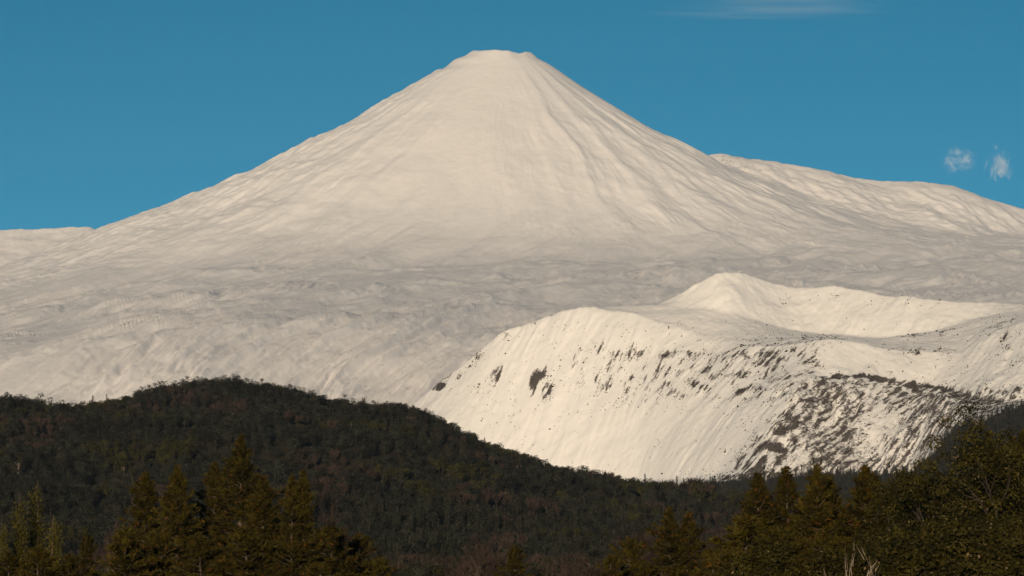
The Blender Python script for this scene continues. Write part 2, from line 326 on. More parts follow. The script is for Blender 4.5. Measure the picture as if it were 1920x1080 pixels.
# where rock and shrubs break through: (px, py, half width, half height, strength), found on the ground they mark
patches = [(1010, 725, 26, 42, .9), (935, 712, 16, 30, .8), (905, 740, 18, 30, .5), (1000, 607, 8, 7, .7), (985, 618, 10, 8, .5), (825, 727, 16, 10, 1.0), (850, 707, 22, 14, .6), (900, 668, 30, 14, .5), (880, 690, 20, 14, .5), (955, 632, 22, 10, .5),
  (1088, 715, 12, 30, .5), (1130, 640, 70, 26, .28), (1060, 640, 50, 30, .28), (1160, 695, 22, 26, .5), (1210, 730, 45, 12, .65), (1250, 715, 20, 30, .55), (1235, 675, 28, 30, .35), (1290, 640, 40, 22, .35), (1330, 690, 40, 34, .55), (1320, 725, 40, 18, .65), (1375, 680, 36, 34, .55), (1390, 730, 14, 14, .85),
  (1440, 672, 40, 34, .75), (1400, 700, 40, 30, .5), (1500, 658, 40, 22, .65), (1545, 645, 24, 16, .55), (1340, 745, 60, 30, .25), (1470, 705, 40, 30, .4), (940, 780, 60, 50, .2), (1060, 770, 50, 40, .12),
  (1600, 735, 60, 16, .7), (1700, 735, 70, 18, .85), (1790, 742, 40, 22, .95), (1840, 765, 40, 18, .9), (1520, 775, 60, 44, .65), (1450, 830, 60, 40, .6), (1600, 780, 40, 40, .45), (1570, 850, 30, 30, .9), (1540, 880, 50, 18, .95), (1480, 890, 60, 16, .8), (1390, 895, 70, 12, .75), (1690, 880, 30, 30, .7), (1740, 800, 40, 30, .55), (1660, 850, 18, 22, .3), (1780, 820, 34, 26, .9), (1735, 770, 24, 24, .6),
  (1715, 628, 34, 8, .5), (1770, 625, 24, 8, .5), (1750, 660, 60, 8, .6), (1690, 655, 40, 6, .5), (1880, 625, 30, 26, .5), (1890, 660, 40, 30, .35), (1820, 690, 70, 30, .12), (1480, 555, 20, 8, .3), (1600, 560, 50, 14, .2), (1700, 575, 60, 14, .2), (1660, 700, 70, 30, .08)]
dens = np.zeros_like(rz)
for a, b, w, h, s in patches:
    dens = np.maximum(dens, s * np.exp(-(((PX - a) / w) ** 2 + ((PY - b) / h) ** 2)))
lx, ly = (1400 - 1570) / 230.0, (880 - 725) / 230.0                                    # broken ground beside the spur's edge
al = (PX - 1570) * lx + (PY - 725) * ly; ac = (PX - 1570) * -ly + (PY - 725) * lx
spur = np.exp(-((ac + 5) / 46.0) ** 2) * sstep(-30, 30, al) * (1 - sstep(230, 275, al))
dens = np.maximum(dens, 0.85 * spur); dens = np.maximum(dens, rough * (0.52 - 0.26 * np.exp(-(((PX - 1650) / 55) ** 2 + ((PY - 810) / 55) ** 2))))
edge = np.exp(-((Y - rDk[2][None, :] + 14 + 10 * fbm(X / 30, Y / 30, 2, 139)) / 20.0) ** 2) * sstep(1500, 1560, PX) * (1 - sstep(1840, 1900, PX))  # dark line just below the bench edge, carried in the rock mask
dens = np.maximum(dens, 1.25 * edge)
foot = np.clip((rDk[1][None, :] + 150 - Y) / 150, 0, 1) * (PX > 1200); dens = np.maximum(dens, 0.75 * foot * (0.55 + 0.6 * fbm(X / 60, Y / 90, 3, 137)))
band = sstep(625, 660, PY) * (1 - sstep(735, 790, PY)) * sstep(1020, 1100, PX) * (1 - sstep(1530, 1560, PX))
dens = np.maximum(dens, 0.45 * band)
streak = 0.5 + 0.5 * field(lambda S, T: ridged(S / 15, T / 170, 2, 161)); clump = fbm(X / 26, Y / 40, 2, 301)
speck = 0.5 + 0.5 * fbm(X / 9, Y / 13, 3, 171)
forest_w = sstep(0, 1, (rDk[1][None, :] - Y) / 60 + 8 * 0 + 0.5)                        # the wooded foot, nearer than the snow's lower edge
lines = 0.5 + 0.5 * field(lambda S, T: ridged(S / 8, T / 130, 2, 166))
plain = np.clip(dens * (0.30 + 0.75 * np.clip(streak, 0, 1.2)) * (0.75 + 0.6 * np.clip(clump, -.6, .8)), 0, 1.0)
lined = np.clip(dens * (0.05 + 0.55 * np.clip(streak, 0, 1.2) + 0.62 * np.clip(lines, 0, 1.2)), 0, 0.52)
rock = np.maximum(plain * (1 - rough) + lined * rough, 0.6 * edge)
ridge_fan = Fan(ra, rd, rz); ridge = ridge_fan.build('snow_ridge', M_snow2, {'rock': rock, 'wooded': forest_w})
tag(ridge, 'steep snowy ridge with a hollow, rocky gullies and a wooded foot', 'ridge')

# ------------------------------------------------------------------ the wooded hill
HC = [(-300, 760), (0, 748), (60, 757), (120, 765), (170, 763), (220, 755), (260, 741), (300, 730), (340, 722), (380, 714), (400, 712), (440, 716), (500, 725), (540, 735), (600, 748), (650, 755), (700, 765), (730, 762), (760, 766), (800, 778), (840, 798), (870, 815), (900, 828), (950, 845), (1000, 862), (1050, 880), (1100, 888), (1150, 898), (1200, 907), (1250, 914), (1300, 925), (1400, 950), (1600, 1000), (1900, 1045)]
HC = [(a, b + 13, 3000 + 0.12 * max(a - 400, 0)) for a, b in HC]
HR = [[(-400, 1056, 1900), (2200, 1056, 1900)],
      [(a, 1042 - 0.30 * (1042 - b), 2230) for a, b, c in HC],
      [(a, 1042 - 0.66 * (1042 - b), 2560) for a, b, c in HC],
      [(a, b + 2, c - 70) for a, b, c in HC],
      HC,
      [(a, b + 6, c + 80) for a, b, c in HC],
      [(-400, 1052, 3900), (2200, 1052, 3900)]]
ha = np.linspace(-1350, 1150, 320) / F; hd = np.linspace(1900, 3900, 170)
hz, _ = rows_to_fan(HR, ha, hd, 1.6)
X = ha[None, :] * hd[:, None]; Y = np.repeat(hd[:, None], len(ha), 1)
hz = gauss1(hz, 1.5, 0) + 17 * fbm(X / 150, Y / 210, 3, 201) * sstep(1950, 2150, Y) * (1 - sstep(2880, 2960, Y)) * sstep(3, 40, hz)
hz[0] = -4; hz[-1] = -4
hill_fan = Fan(ha, hd, hz); hill = hill_fan.build('hill', M_soil)

# the valley floor, a low rise under the camera
gn = 81; gx_ = np.linspace(-9000, 9000, gn); gy_ = np.concatenate([[-1500, -800, -400], np.linspace(-200, 400, 25), np.linspace(450, 3000, 40), np.linspace(3500, 19000, 20)])
gx_ = np.unique(np.concatenate([gx_, np.linspace(-300, 300, 25)])); gX, gY = np.meshgrid(gx_, gy_)
def ground_z(x, y): return 6.3 * np.exp(-(x ** 2 + y ** 2) / (2 * 70.0 ** 2)) + 0.0 * x
gv = np.stack([gX, gY, ground_z(gX, gY)], -1).reshape(-1, 3); nx = len(gx_)
gi = (np.arange(len(gy_) - 1)[:, None] * nx + np.arange(nx - 1)[None, :]).ravel()
ground = tag(link('ground', mesh_from('ground', gv, np.stack([gi, gi + 1, gi + nx + 1, gi + nx], 1), [M_grass], smooth=True)), kind='structure')

# ------------------------------------------------------------------ plant builders
def unit(v): return v / (np.linalg.norm(v, axis=-1, keepdims=True) + 1e-9)
class Buf:
    def __init__(s): s.v = []; s.f = []; s.t = []; s.n = 0
    def add(s, v, f, t):
        s.v.append(np.asarray(v, float)); s.f.append(np.asarray(f, int) + s.n); s.t.append(np.broadcast_to(t, (len(v),)).astype(float)); s.n += len(v)
    def tube(s, pts, rad, sides=5):
        pts = np.asarray(pts, float); rad = np.asarray(rad, float); n = len(pts)
        d = unit(np.gradient(pts, axis=0)); up = np.array([0.31, 0.17, 0.93]) if abs(d[0, 2]) < 0.8 else np.array([1.0, 0.1, 0])
        a = unit(np.cross(d, up)); b = np.cross(d, a); th = np.arange(sides) * 2 * np.pi / sides
        v = (pts[:, None] + rad[:, None, None] * (np.cos(th)[None, :, None] * a[:, None] + np.sin(th)[None, :, None] * b[:, None])).reshape(-1, 3)
        i = (np.arange(n - 1)[:, None] * sides + np.arange(sides)[None]).ravel(); j = (np.arange(n - 1)[:, None] * sides + (np.arange(sides)[None] + 1) % sides).ravel()
        s.add(v, np.concatenate([np.stack([i, j, j + sides], 1), np.stack([i, j + sides, i + sides], 1)]), 0.5)
    def blades(s, p, d, length, width, tint, rng):
        """narrow triangles from p along d"""
        n = len(p); d = unit(d); w = unit(np.cross(d, rng.normal(size=(n, 3)))) * np.reshape(width, (-1, 1)) * 0.5
        v = np.stack([p - w, p + w, p + d * np.reshape(length, (-1, 1))], 1).reshape(-1, 3)
        s.add(v, np.arange(3 * n).reshape(-1, 3), np.repeat(np.broadcast_to(tint, (n,)), 3))
    def leaves(s, p, nrm, size, tint, rng):
        """diamond leaves of four corners, two triangles"""
        n = len(p); nrm = unit(nrm); a = unit(np.cross(nrm, rng.normal(size=(n, 3)))); b = np.cross(nrm, a); z = np.reshape(size, (-1, 1)) * 0.5
        v = np.stack([p - a * z, p + b * z * 0.6, p + a * z, p - b * z * 0.6], 1).reshape(-1, 3); k = np.arange(n) * 4
        s.add(v, np.concatenate([np.stack([k, k + 1, k + 2], 1), np.stack([k, k + 2, k + 3], 1)]), np.repeat(np.broadcast_to(tint, (n,)), 4))
    def mesh(s, name, mat):
        return mesh_from(name, np.concatenate(s.v), np.concatenate(s.f), [mat], attrs={'tint': np.concatenate(s.t)})
    def data(s): return np.concatenate(s.v), np.concatenate(s.f), np.concatenate(s.t)

def pine(seed, h, width, tops=((0, 0, 1.0),), bare=0.1, cone=0.85, dens=1.0, spire=0.10):
    """conifer: leader(s), whorled limbs turning up at the tips, needle tufts"""
    rng = np.random.RandomState(seed); tr = Buf(); cr = Buf()
    for ox, oy, hs in tops:
        H = h * hs; nz = 9; z = np.linspace(0, H, nz)
        bend = np.cumsum(rng.normal(0, 0.06, (nz, 2)), 0) * 0.6; bend -= bend[0]
        sp = sstep(0, 0.55, z / H)
        tp = np.stack([ox * sp + bend[:, 0], oy * sp + bend[:, 1], z], 1)
        tr.tube(tp, np.linspace(0.015 * h + 0.05, 0.02, nz), 7)
        zz = H * bare; step = 0.55 / dens
        while zz < H * 0.985:
            t = zz / H; base = np.array([np.interp(zz, z, tp[:, 0]), np.interp(zz, z, tp[:, 1]), zz])
            env = width / 2 * min(1.0, ((1 - t) / (1 - bare)) ** cone * (1.08 if t < 0.8 else 0.95)) * min(1, 0.55 + 2.2 * max(t - bare, 0))
            if t > 1 - spire: env *= 0.75
            k = rng.randint(4, 7) if t < 0.9 else 3; a0 = rng.rand() * 6.28
            gapf = 0.65 + 0.5 * noise(np.array([zz / 2.3]), np.array([seed * 3.1]))[0]
            for q in range(k):
                an = a0 + q * 6.283 / k + rng.normal(0, .25)
                lob = 1 + 0.75 * noise(np.array([an * 1.1 + seed]), np.array([zz / 2.6]))[0]; bt = rng.uniform(-.28, .22)
                Ln = max(0.25, env * rng.uniform(0.6, 1.12) * lob * (0.75 + 0.35 * gapf))
                el = np.radians(rng.uniform(-12, 12) + 55 * max(t - 0.45, 0) / 0.55)
                dr = np.array([math.cos(an) * math.cos(el), math.sin(an) * math.cos(el), math.sin(el)])
                s = np.linspace(0, 1, 5)[:, None]
                bp = base + dr * Ln * s + np.array([0, 0, 1.0]) * (0.22 * Ln * s ** 2.2 - 0.10 * Ln * s)
                tr.tube(bp[::2], np.array([0.02 + 0.014 * Ln, 0.014 + 0.007 * Ln, 0.006]), 3)
                m = int(9 * Ln * dens) + 4; u = rng.uniform(0.18, 1.04, m) ** 0.8
                p = np.stack([np.interp(u, s[:, 0], bp[:, i]) for i in range(3)], 1)
                side = np.array([-math.sin(an), math.cos(an), 0])
                lat = rng.normal(0, 0.16, m) * Ln * (1.15 - u)
                p = p + side * lat[:, None] + rng.normal(0, 0.10, (m, 3)) + np.array([0, 0, 1.0]) * np.abs(rng.normal(0, 0.12, m))[:, None]
                ti = np.clip(0.28 + bt + 0.36 * rng.rand(m) + 0.3 * (u - 0.5), 0, 0.75); ti[rng.rand(m) < 0.025] = 1.0  # tone per limb and lighter limb ends paint the crown's light and shade
                nb = 5
                d = np.repeat(dr[None] * 0.7 + side * np.sign(lat)[:, None] * 0.5 + np.array([0, 0, 0.55]), nb, 0) + rng.normal(0, 0.55, (m * nb, 3))
                cr.blades(np.repeat(p, nb, 0), d, rng.uniform(0.35, 0.65, m * nb), rng.uniform(0.09, 0.17, m * nb), np.repeat(ti, nb), rng)
            zz += step * rng.uniform(0.7, 1.3) * (1 if t < 0.8 else 0.75)
        m = 40; p = np.stack([np.full(m, tp[-1, 0]), np.full(m, tp[-1, 1]), H - rng.rand(m) ** 1.3 * 0.06 * H], 1)     # leader shoot
        cr.blades(p, rng.normal(0, 0.5, (m, 3)) + np.array([0, 0, 1.0]), rng.uniform(0.3, 0.6, m), 0.11, np.where(rng.rand(m) < .5, 1.0, 0.6), rng)
    return tr, cr

def grow(seed, h, spread, levels=3, nmain=6, lift=0.75, fork=4, r0=None, first=0.2):
    """limbs of a broadleaf tree: returns tube buffer and twig ends with directions"""
    rng = np.random.RandomState(seed); tr = Buf(); ends = []
    def limb(p, d, Ln, r, lev):
        n = 5; q = [p]; dd = d.copy()
        for i in range(n - 1):
            dd = unit(dd + rng.normal(0, 0.16, 3) + np.array([0, 0, 0.06])); q.append(q[-1] + dd * Ln / (n - 1))
        q = np.array(q); tr.tube(q, np.linspace(r, r * 0.45, n), 5 if lev < 2 else 3)
        if lev == levels: ends.append((q[-1], dd)); ends.append((q[2], dd)); return
        for k in range(fork if lev else nmain):
            u = rng.uniform(0.35, 1.0); b = np.array([np.interp(u * (n - 1), np.arange(n), q[:, i]) for i in range(3)])
            side = unit(np.cross(dd, rng.normal(size=3))); nd = unit(dd * lift + side * rng.uniform(0.5, 1.0) + np.array([0, 0, 0.15]))
            limb(b, nd, Ln * rng.uniform(0.5, 0.72), r * 0.5 * (1.1 - 0.3 * u), lev + 1)
        ends.append((q[-1], dd))
    z0 = h * first; trunk = np.array([[0, 0, 0], [0.1, 0, z0 * 0.5], [0.05, 0.1, z0]]); r0 = r0 or h * 0.016
    tr.tube(trunk, [r0 * 1.25, r0, r0 * 0.95], 7)
    for k in range(nmain):
        a = k * 6.283 / nmain + rng.normal(0, .3); e = rng.uniform(0.5, 1.25)
        limb(trunk[-1] + np.array([0, 0, rng.uniform(-0.25, 0.1) * z0]), np.array([math.cos(a) * spread, math.sin(a) * spread, e]) / math.hypot(spread, e), h * rng.uniform(0.32, 0.5), r0 * 0.62, 1)
    limb(trunk[-1], np.array([0.05, 0, 1.0]), h * 0.5, r0 * 0.8, 1)
    return tr, ends, rng
def broadleaf(seed, h, spread, per=34, size=(0.18, 0.34), blob=0.75, fork=4, nmain=6):
    tr, ends, rng = grow(seed, h, spread, 3, nmain, 0.75, fork); cr = Buf()
    for p, d in ends:
        q = rng.normal(0, 1, (per, 3)); q = unit(q) * (rng.rand(per, 1) ** 0.4) * blob * np.array([1.15, 1.15, 0.75])
        cr.leaves(p + q + d * 0.2, unit(q) + np.array([0, 0, 0.5]) + rng.normal(0, .5, (per, 3)), rng.uniform(*size, per), np.where(rng.rand(per) < 0.02, 1.0, np.clip(0.3 * rng.rand(per) + 0.6 * rng.rand() - .1, 0, .75)), rng)
    return tr, cr
def columnar(seed, h, width):
    """young poplar: steep rods clothed in yellow-green leaves"""
    rng = np.random.RandomState(seed); tr = Buf(); cr = Buf()
    tr.tube([[0, 0, 0], [0.1, 0, h * .5], [0, 0, h]], [0.2, 0.12, 0.02], 6)
    for k in range(46):
        z = h * rng.uniform(0.08, 0.86); a = rng.rand() * 6.283; Ln = h * rng.uniform(0.10, 0.24) * (1.1 - 0.6 * z / h)
        d = unit(np.array([math.cos(a) * 0.42 * width / 4, math.sin(a) * 0.42 * width / 4, 1.0])); b = np.array([0, 0, z]); e = b + d * Ln
        tr.tube([b, (b + e) / 2 + rng.normal(0, .06, 3), e], [0.05, 0.03, 0.01], 3)
        m = 90; u = rng.rand(m); p = b + (e - b) * u[:, None] + rng.normal(0, 0.20 + 0.12 * width / 4, (m, 3))
        cr.leaves(p, rng.normal(0, 1, (m, 3)) + np.array([0, -.4, .4]), rng.uniform(0.16, 0.30, m), np.clip(rng.rand(m) * 0.8, 0, 1), rng)
    return tr, cr
def bare(seed, h, spread, twigs=10, fork=4, nmain=6, tw=0.03):
    tr, ends, rng = grow(seed, h, spread, 3, nmain, 0.8, fork, first=0.12); cr = Buf()
    for p, d in ends:
        cr.blades(np.repeat(p[None], twigs, 0) + rng.normal(0, .12, (twigs, 3)), d * 1.0 + rng.normal(0, .45, (twigs, 3)) + np.array([0, 0, .35]), rng.uniform(0.5, 1.1, twigs), tw, rng.rand(twigs), rng)
    return tr, cr

# ---- small trees for the hill (one light mesh each: trunk and crown as two materials)
def combine(name, parts):
    V, Fc, Tn, Mi, mats, n = [], [], [], [], [], 0
    for k, (buf, mat) in enumerate(parts):
        v, f, t = buf.data(); V.append(v); Fc.append(f + n); Tn.append(t); Mi.append(np.full(len(f), k)); mats.append(mat); n += len(v)
    return mesh_from(name, np.concatenate(V), np.concatenate(Fc), mats, np.concatenate(Mi), attrs={'tint': np.concatenate(Tn)})
def hill_round(seed, mat, h=9.0, w=8.0, n=480, bark=None):
    rng = np.random.RandomState(seed); tr = Buf(); cr = Buf()
    tr.tube([[0, 0, -2.0], [0.1, 0, h * .4], [0.2, 0.1, h * .75]], [0.28, 0.2, 0.06], 5)
    nl = 12
    for k in range(nl):
        a = rng.rand() * 6.283; rr = w * 0.30 * math.sqrt(rng.rand()); c = np.array([math.cos(a) * rr, math.sin(a) * rr, h * rng.uniform(0.22, 0.84)])
        tr.tube([[0.1, 0, h * .35], (np.array([0, 0, h * .4]) + c) / 2, c], [0.12, 0.08, 0.03], 3)
        m = n // nl; q = unit(rng.normal(0, 1, (m, 3))) * (rng.uniform(0.55, 1.05, (m, 1))) * w * rng.uniform(0.2, 0.3) * np.array([1, 1, .8])
        cr.leaves(c + q, unit(q) + rng.normal(0, .45, (m, 3)) + np.array([0, 0, .2]), rng.uniform(0.45, 0.95, m), np.clip(rng.rand() * .5 + .45 * rng.rand(m), 0, 1), rng)
    return combine('hill_tree', [(tr, bark or M_bark2), (cr, mat)])
def hill_bare(seed, mat, h=8.5, w=7.0, bark=None):
    rng = np.random.RandomState(seed); tr = Buf(); cr = Buf()
    tr.tube([[0, 0, -2.0], [0.1, 0, h * .3], [0.1, 0.1, h * .6]], [0.24, 0.18, 0.08], 5)
    for k in range(11):
        a = rng.rand() * 6.283; c = np.array([math.cos(a) * w * .33 * rng.uniform(.4, 1), math.sin(a) * w * .33 * rng.uniform(.4, 1), h * rng.uniform(0.6, 0.85)])
        b = np.array([0.1, 0, h * rng.uniform(.2, .45)]); tr.tube([b, (b + c) / 2 + rng.normal(0, .15, 3), c], [0.13, 0.09, 0.04], 3)
        m = 26; p = b + (c - b) * rng.uniform(.5, 1.05, (m, 1)) + rng.normal(0, .45, (m, 3))
        cr.blades(p, unit(c - b) + rng.normal(0, .4, (m, 3)) + np.array([0, 0, .4]), rng.uniform(1.0, 2.2, m), rng.uniform(.14, .34, m), rng.rand(m), rng)
    return combine('hill_bare_tree', [(tr, bark or M_bark2), (cr, mat)])
def hill_conifer(seed, mat, h=15.0, w=5.0):
    rng = np.random.RandomState(seed); tr = Buf(); cr = Buf(); tr.tube([[0, 0, -2.0], [0, 0, h * .5], [0, 0, h]], [0.3, 0.2, 0.04], 5)
    for z in np.arange(h * 0.1, h * 0.99, 0.62):
        t = z / h; L = w / 2 * (1 - t) ** 0.75 * rng.uniform(.7, 1.15) + .15; m = 9; a = rng.rand(m) * 6.283; u = rng.uniform(.35, 1, m)
        p = np.stack([np.cos(a) * L * u * .6, np.sin(a) * L * u * .6, np.full(m, z)], 1); d = np.stack([np.cos(a), np.sin(a), np.full(m, 0.1)], 1)
        cr.blades(p, d + rng.normal(0, .3, (m, 3)), L * rng.uniform(.4, .7, m) + .35, rng.uniform(.5, .9, m), np.clip(rng.rand(m) * .8, 0, 1), rng)
    return combine('hill_conifer', [(tr, M_bark2), (cr, mat)])
def hill_snag(seed):
    rng = np.random.RandomState(seed); tr = Buf(); h = 8.5
    tr.tube([[0, 0, -2], [.15, 0, h * .4], [.3, .1, h * .9]], [.2, .15, .05], 5)
    for k in range(6):
        a = rng.rand() * 6.28; b = np.array([.1, 0, h * rng.uniform(.35, .7)]); L = rng.uniform(1.2, 2.6); d = np.array([math.cos(a) * .7, math.sin(a) * .7, .8])
        tr.tube([b, b + d * L * .5 + rng.normal(0, .1, 3), b + d * L + np.array([0, 0, .4])], [.09, .06, .03], 3)
    return combine('dead_tree', [(tr, M_pale)])
PROTO = [hill_round(301, M_ever), hill_round(302, M_ever, 8, 9), hill_round(303, M_ever, 10.5, 7.5), hill_round(304, M_ever, 7.5, 7),
         hill_round(305, M_olive, 9, 7), hill_round(306, M_olive, 8, 8), hill_bare(307, M_red), hill_bare(308, M_red, 9.5, 6), hill_bare(309, M_red, 7.5, 8),
         hill_conifer(310, M_ever, 13, 4.6), hill_conifer(311, M_ever, 16, 5.2), hill_snag(312), hill_bare(313, M_red, 9, 6.5)]
KIND = ['e', 'e', 'e', 'e', 'o', 'o', 'r', 'r', 'r', 'c', 'c', 's', 'r']
pcol = bpy.data.collections.new('tree_kinds')
for i, m in enumerate(PROTO): pcol.objects.link(bpy.data.objects.new('kind_%02d' % i, m))

def scatter_object(name, P, idx, rot, scl):
    m = bpy.data.meshes.new(name); m.vertices.add(len(P)); m.vertices.foreach_set('co', np.asarray(P, np.float32).ravel())
    for k, v, t in (('idx', idx, 'INT'), ('rot', rot, 'FLOAT'), ('scl', scl, 'FLOAT')):
        at = m.attributes.new(k, t, 'POINT'); at.data.foreach_set('value', np.asarray(v, np.int32 if t == 'INT' else np.float32))
    o = link(name, m)
    ng = bpy.data.node_groups.new(name, 'GeometryNodeTree')
    ng.interface.new_socket('Geometry', in_out='INPUT', socket_type='NodeSocketGeometry'); ng.interface.new_socket('Geometry', in_out='OUTPUT', socket_type='NodeSocketGeometry')
    gi = ng.nodes.new('NodeGroupInput'); go = ng.nodes.new('NodeGroupOutput'); L = ng.links.new
    ci = ng.nodes.new('GeometryNodeCollectionInfo'); ci.inputs['Collection'].default_value = pcol; ci.inputs['Separate Children'].default_value = True; ci.inputs['Reset Children'].default_value = True
    ip = ng.nodes.new('GeometryNodeInstanceOnPoints'); ip.inputs['Pick Instance'].default_value = True
    def attr(k, t):
        a = ng.nodes.new('GeometryNodeInputNamedAttribute'); a.data_type = t; a.inputs['Name'].default_value = k; return a.outputs['Attribute']
    cx = ng.nodes.new('ShaderNodeCombineXYZ'); L(attr('rot', 'FLOAT'), cx.inputs['Z'])
    L(gi.outputs[0], ip.inputs['Points']); L(ci.outputs[0], ip.inputs['Instance']); L(attr('idx', 'INT'), ip.inputs['Instance Index']); L(cx.outputs[0], ip.inputs['Rotation']); L(attr('scl', 'FLOAT'), ip.inputs['Scale'])
    L(ip.outputs[0], go.inputs[0])
    md = o.modifiers.new('trees', 'NODES'); md.node_group = ng
    return o

# ------------------------------------------------------------------ the wood on the hill
rng = np.random.RandomState(77)
n = 12500
D = np.sqrt(rng.uniform(1905.0 ** 2, 3130.0 ** 2, n)); A = rng.uniform(-1250, 560, n) / F
x, y = A * D, D; z = hill_fan.at(x, y)
keep = (z > -2.5); x, y, z = x[keep], y[keep], z[keep]; n = len(x)
red = fbm(x / 130 + 4, y / 170, 3, 211); oli = fbm(x / 90, y / 120, 3, 221); u = rng.rand(n)
px_, py_ = to_px(x, y, z)
olive_patch = np.exp(-(((px_ - 190) / 110) ** 2 + ((py_ - 850) / 60) ** 2)) + 0.7 * np.exp(-(((px_ - 780) / 130) ** 2 + ((py_ - 930) / 60) ** 2))
idx = rng.randint(0, 4, n)
idx = np.where((oli + 0.5 * olive_patch > 0.42) & (u < .75), rng.randint(4, 6, n), idx)
idx = np.where((red > 0.30) & (u < .5) & (olive_patch < .5), rng.choice([6, 7, 8, 12], n), idx)
idx = np.where((u > .965), rng.choice([9, 10], n), idx); idx = np.where((u > .945) & (u < .950), 11, idx)
crest0 = np.abs(y - np.interp(px_, [h[0] for h in HC], [h[2] for h in HC])) < 60
idx = np.where(crest0 & np.isin(idx, (9, 10)), rng.randint(0, 4, n), idx)
# dark conifers at the foot of the slope
foot = (py_ > 960) & (u > .55) & (px_ > 500); idx = np.where(foot, rng.choice([9, 10, 0], n), idx)
scl = rng.uniform(0.7, 1.45, n) * (1 + 0.3 * noise(x / 60, y / 60, 231)); rot = rng.rand(n) * 6.283
scl = np.where(crest0, np.clip(scl * np.exp(rng.normal(0, .22, n)), .5, 1.2), scl)
conif = np.isin(idx, (9, 10)); scl = np.where(conif, scl * 0.72, scl)
# trees singled out: the skyline first, then those that show largest on the open slope
hcz = np.interp(px_, [h[0] for h in HC], [h[1] for h in HC])
inframe = (px_ > 0) & (px_ < 1330) & (py_ < 1010)
cd = np.interp(px_, [h[0] for h in HC], [h[2] for h in HC])
sky_i = np.where(inframe & (np.abs(y - cd) < 26))[0]; sky_i = sky_i[np.argsort(-scl[sky_i])][:125]
rest = np.setdiff1d(np.where(inframe & (y < cd - 40))[0], sky_i); rest = rest[np.argsort(-(scl[rest] / y[rest] * (1 + 0.12 * (idx[rest] == 11))))][:168]
scl[sky_i] = np.minimum(scl[sky_i] * 1.25, 1.45)
scl[rest] = np.minimum(scl[rest] * 1.05, 1.7)
one = np.concatenate([sky_i, rest]); left = np.setdiff1d(np.arange(n), one)
wood = scatter_object('hill_wood', np.stack([x, y, z], 1)[left], idx[left], rot[left], scl[left])
tag(wood, 'dense mixed wood of dark evergreens and bare brown trees covering the hill', 'wood', kind='stuff')
NM = {'e': 'evergreen_tree', 'o': 'olive_green_tree', 'r': 'bare_tree', 'c': 'conifer_tree', 's': 'dead_tree'}
LOOK = {'e': 'dark round evergreen', 'o': 'olive green bushy tree', 'r': 'bare reddish brown tree', 'c': 'narrow dark conifer', 's': 'pale grey dead tree'}
def part_meshes(k):
    """trunk and crown of a hill tree kind as two meshes, shared by all its copies"""
    if k in PARTS: return PARTS[k]
    src = PROTO[k]; co = np.zeros(len(src.vertices) * 3, np.float32); src.vertices.foreach_get('co', co); co = co.reshape(-1, 3)
    mi = np.zeros(len(src.polygons), np.int32); src.polygons.foreach_get('material_index', mi)
    lv = np.zeros(len(src.loops), np.int32); src.loops.foreach_get('vertex_index', lv); lv = lv.reshape(-1, 3)
    ti = np.zeros(len(co), np.float32); src.attributes['tint'].data.foreach_get('value', ti); out = []
    for m_, nm in enumerate(('trunk', 'crown')[:len(src.materials)]):
        f = lv[mi == m_]; ids = np.unique(f); out.append((nm, mesh_from(nm, co[ids], np.searchsorted(ids, f), [src.materials[m_]], attrs={'tint': ti[ids]})))
    PARTS[k] = out; return out
PARTS = {}
def small_tree(k, name, loc, rz, scale, label, group):
    e = bpy.data.objects.new(name, None); COL.objects.link(e); e.location = loc; e.rotation_euler = (0, 0, rz); e.scale = scale
    for nm, me in part_meshes(k): link(nm, me, e)
    return tag(e, label, 'tree', group)
def crest_place(p):
    return 'in the dip of the hill skyline' if p < 255 else 'on the rounded top of the hill skyline' if p < 562 else 'on the hill crest just past its top' if p < 790 else 'on the long hill crest falling to the snowy ridge'
def slope_place(i):
    t = (y[i] - 2000) / (cd[i] - 2000); s_ = 'upper' if t > .62 else 'lower'
    return 'on the %s slope %s' % (s_, 'below the skyline dip' if px_[i] < 255 else 'below the hill top' if px_[i] < 620 else 'of the falling hill flank')
for i in sky_i:
    k = KIND[idx[i]]; small_tree(idx[i], NM[k], (x[i], y[i], z[i]), rot[i], (scl[i],) * 3, LOOK[k] + ' ' + crest_place(px_[i]), 'trees on the hill skyline')
for i in rest:
    k = KIND[idx[i]]; small_tree(idx[i], NM[k], (x[i], y[i], z[i]), rot[i], (scl[i],) * 3, 'large ' + LOOK[k] + ' ' + slope_place(i), 'large trees in the hillside wood')
def lone(kind, px, top, base_extra, h, label, name, wscale=1.0, D0=None):
    D0 = D0 or float(np.interp(px, [q[0] for q in HC], [q[2] for q in HC])) - 12
    X0, Y0, Z0 = pt(px, top, D0); gz = float(hill_fan.at(np.array([float(X0)]), np.array([float(Y0)]))[0]); s = (float(Z0) - gz) / h
    return small_tree(kind, name, (float(X0), float(Y0), gz), 0.7 * px, (s * wscale, s * wscale, s), label, 'marked trees on the hill skyline')
lone(10, 174, 740, 0, 16, 'tallest dark conifer poking up from the dip in the hill skyline', 'conifer_tree', 0.95)
lone(9, 200, 738, 0, 13, 'thin spiky conifer beside the tallest one in the hill\'s dip', 'conifer_tree', 0.7)
lone(1, 576, 736, 0, 7.6, 'broad dome shaped tree alone past the drop in the hill skyline', 'evergreen_tree', 1.0)
lone(0, 553, 730, 0, 8.6, 'dense tree at the edge where the hill skyline drops', 'evergreen_tree', 1.0)
lone(1, 724, 755, 0, 7.6, 'wide low tree mound on the hill crest where it starts falling to the snowy ridge', 'evergreen_tree', 1.2)

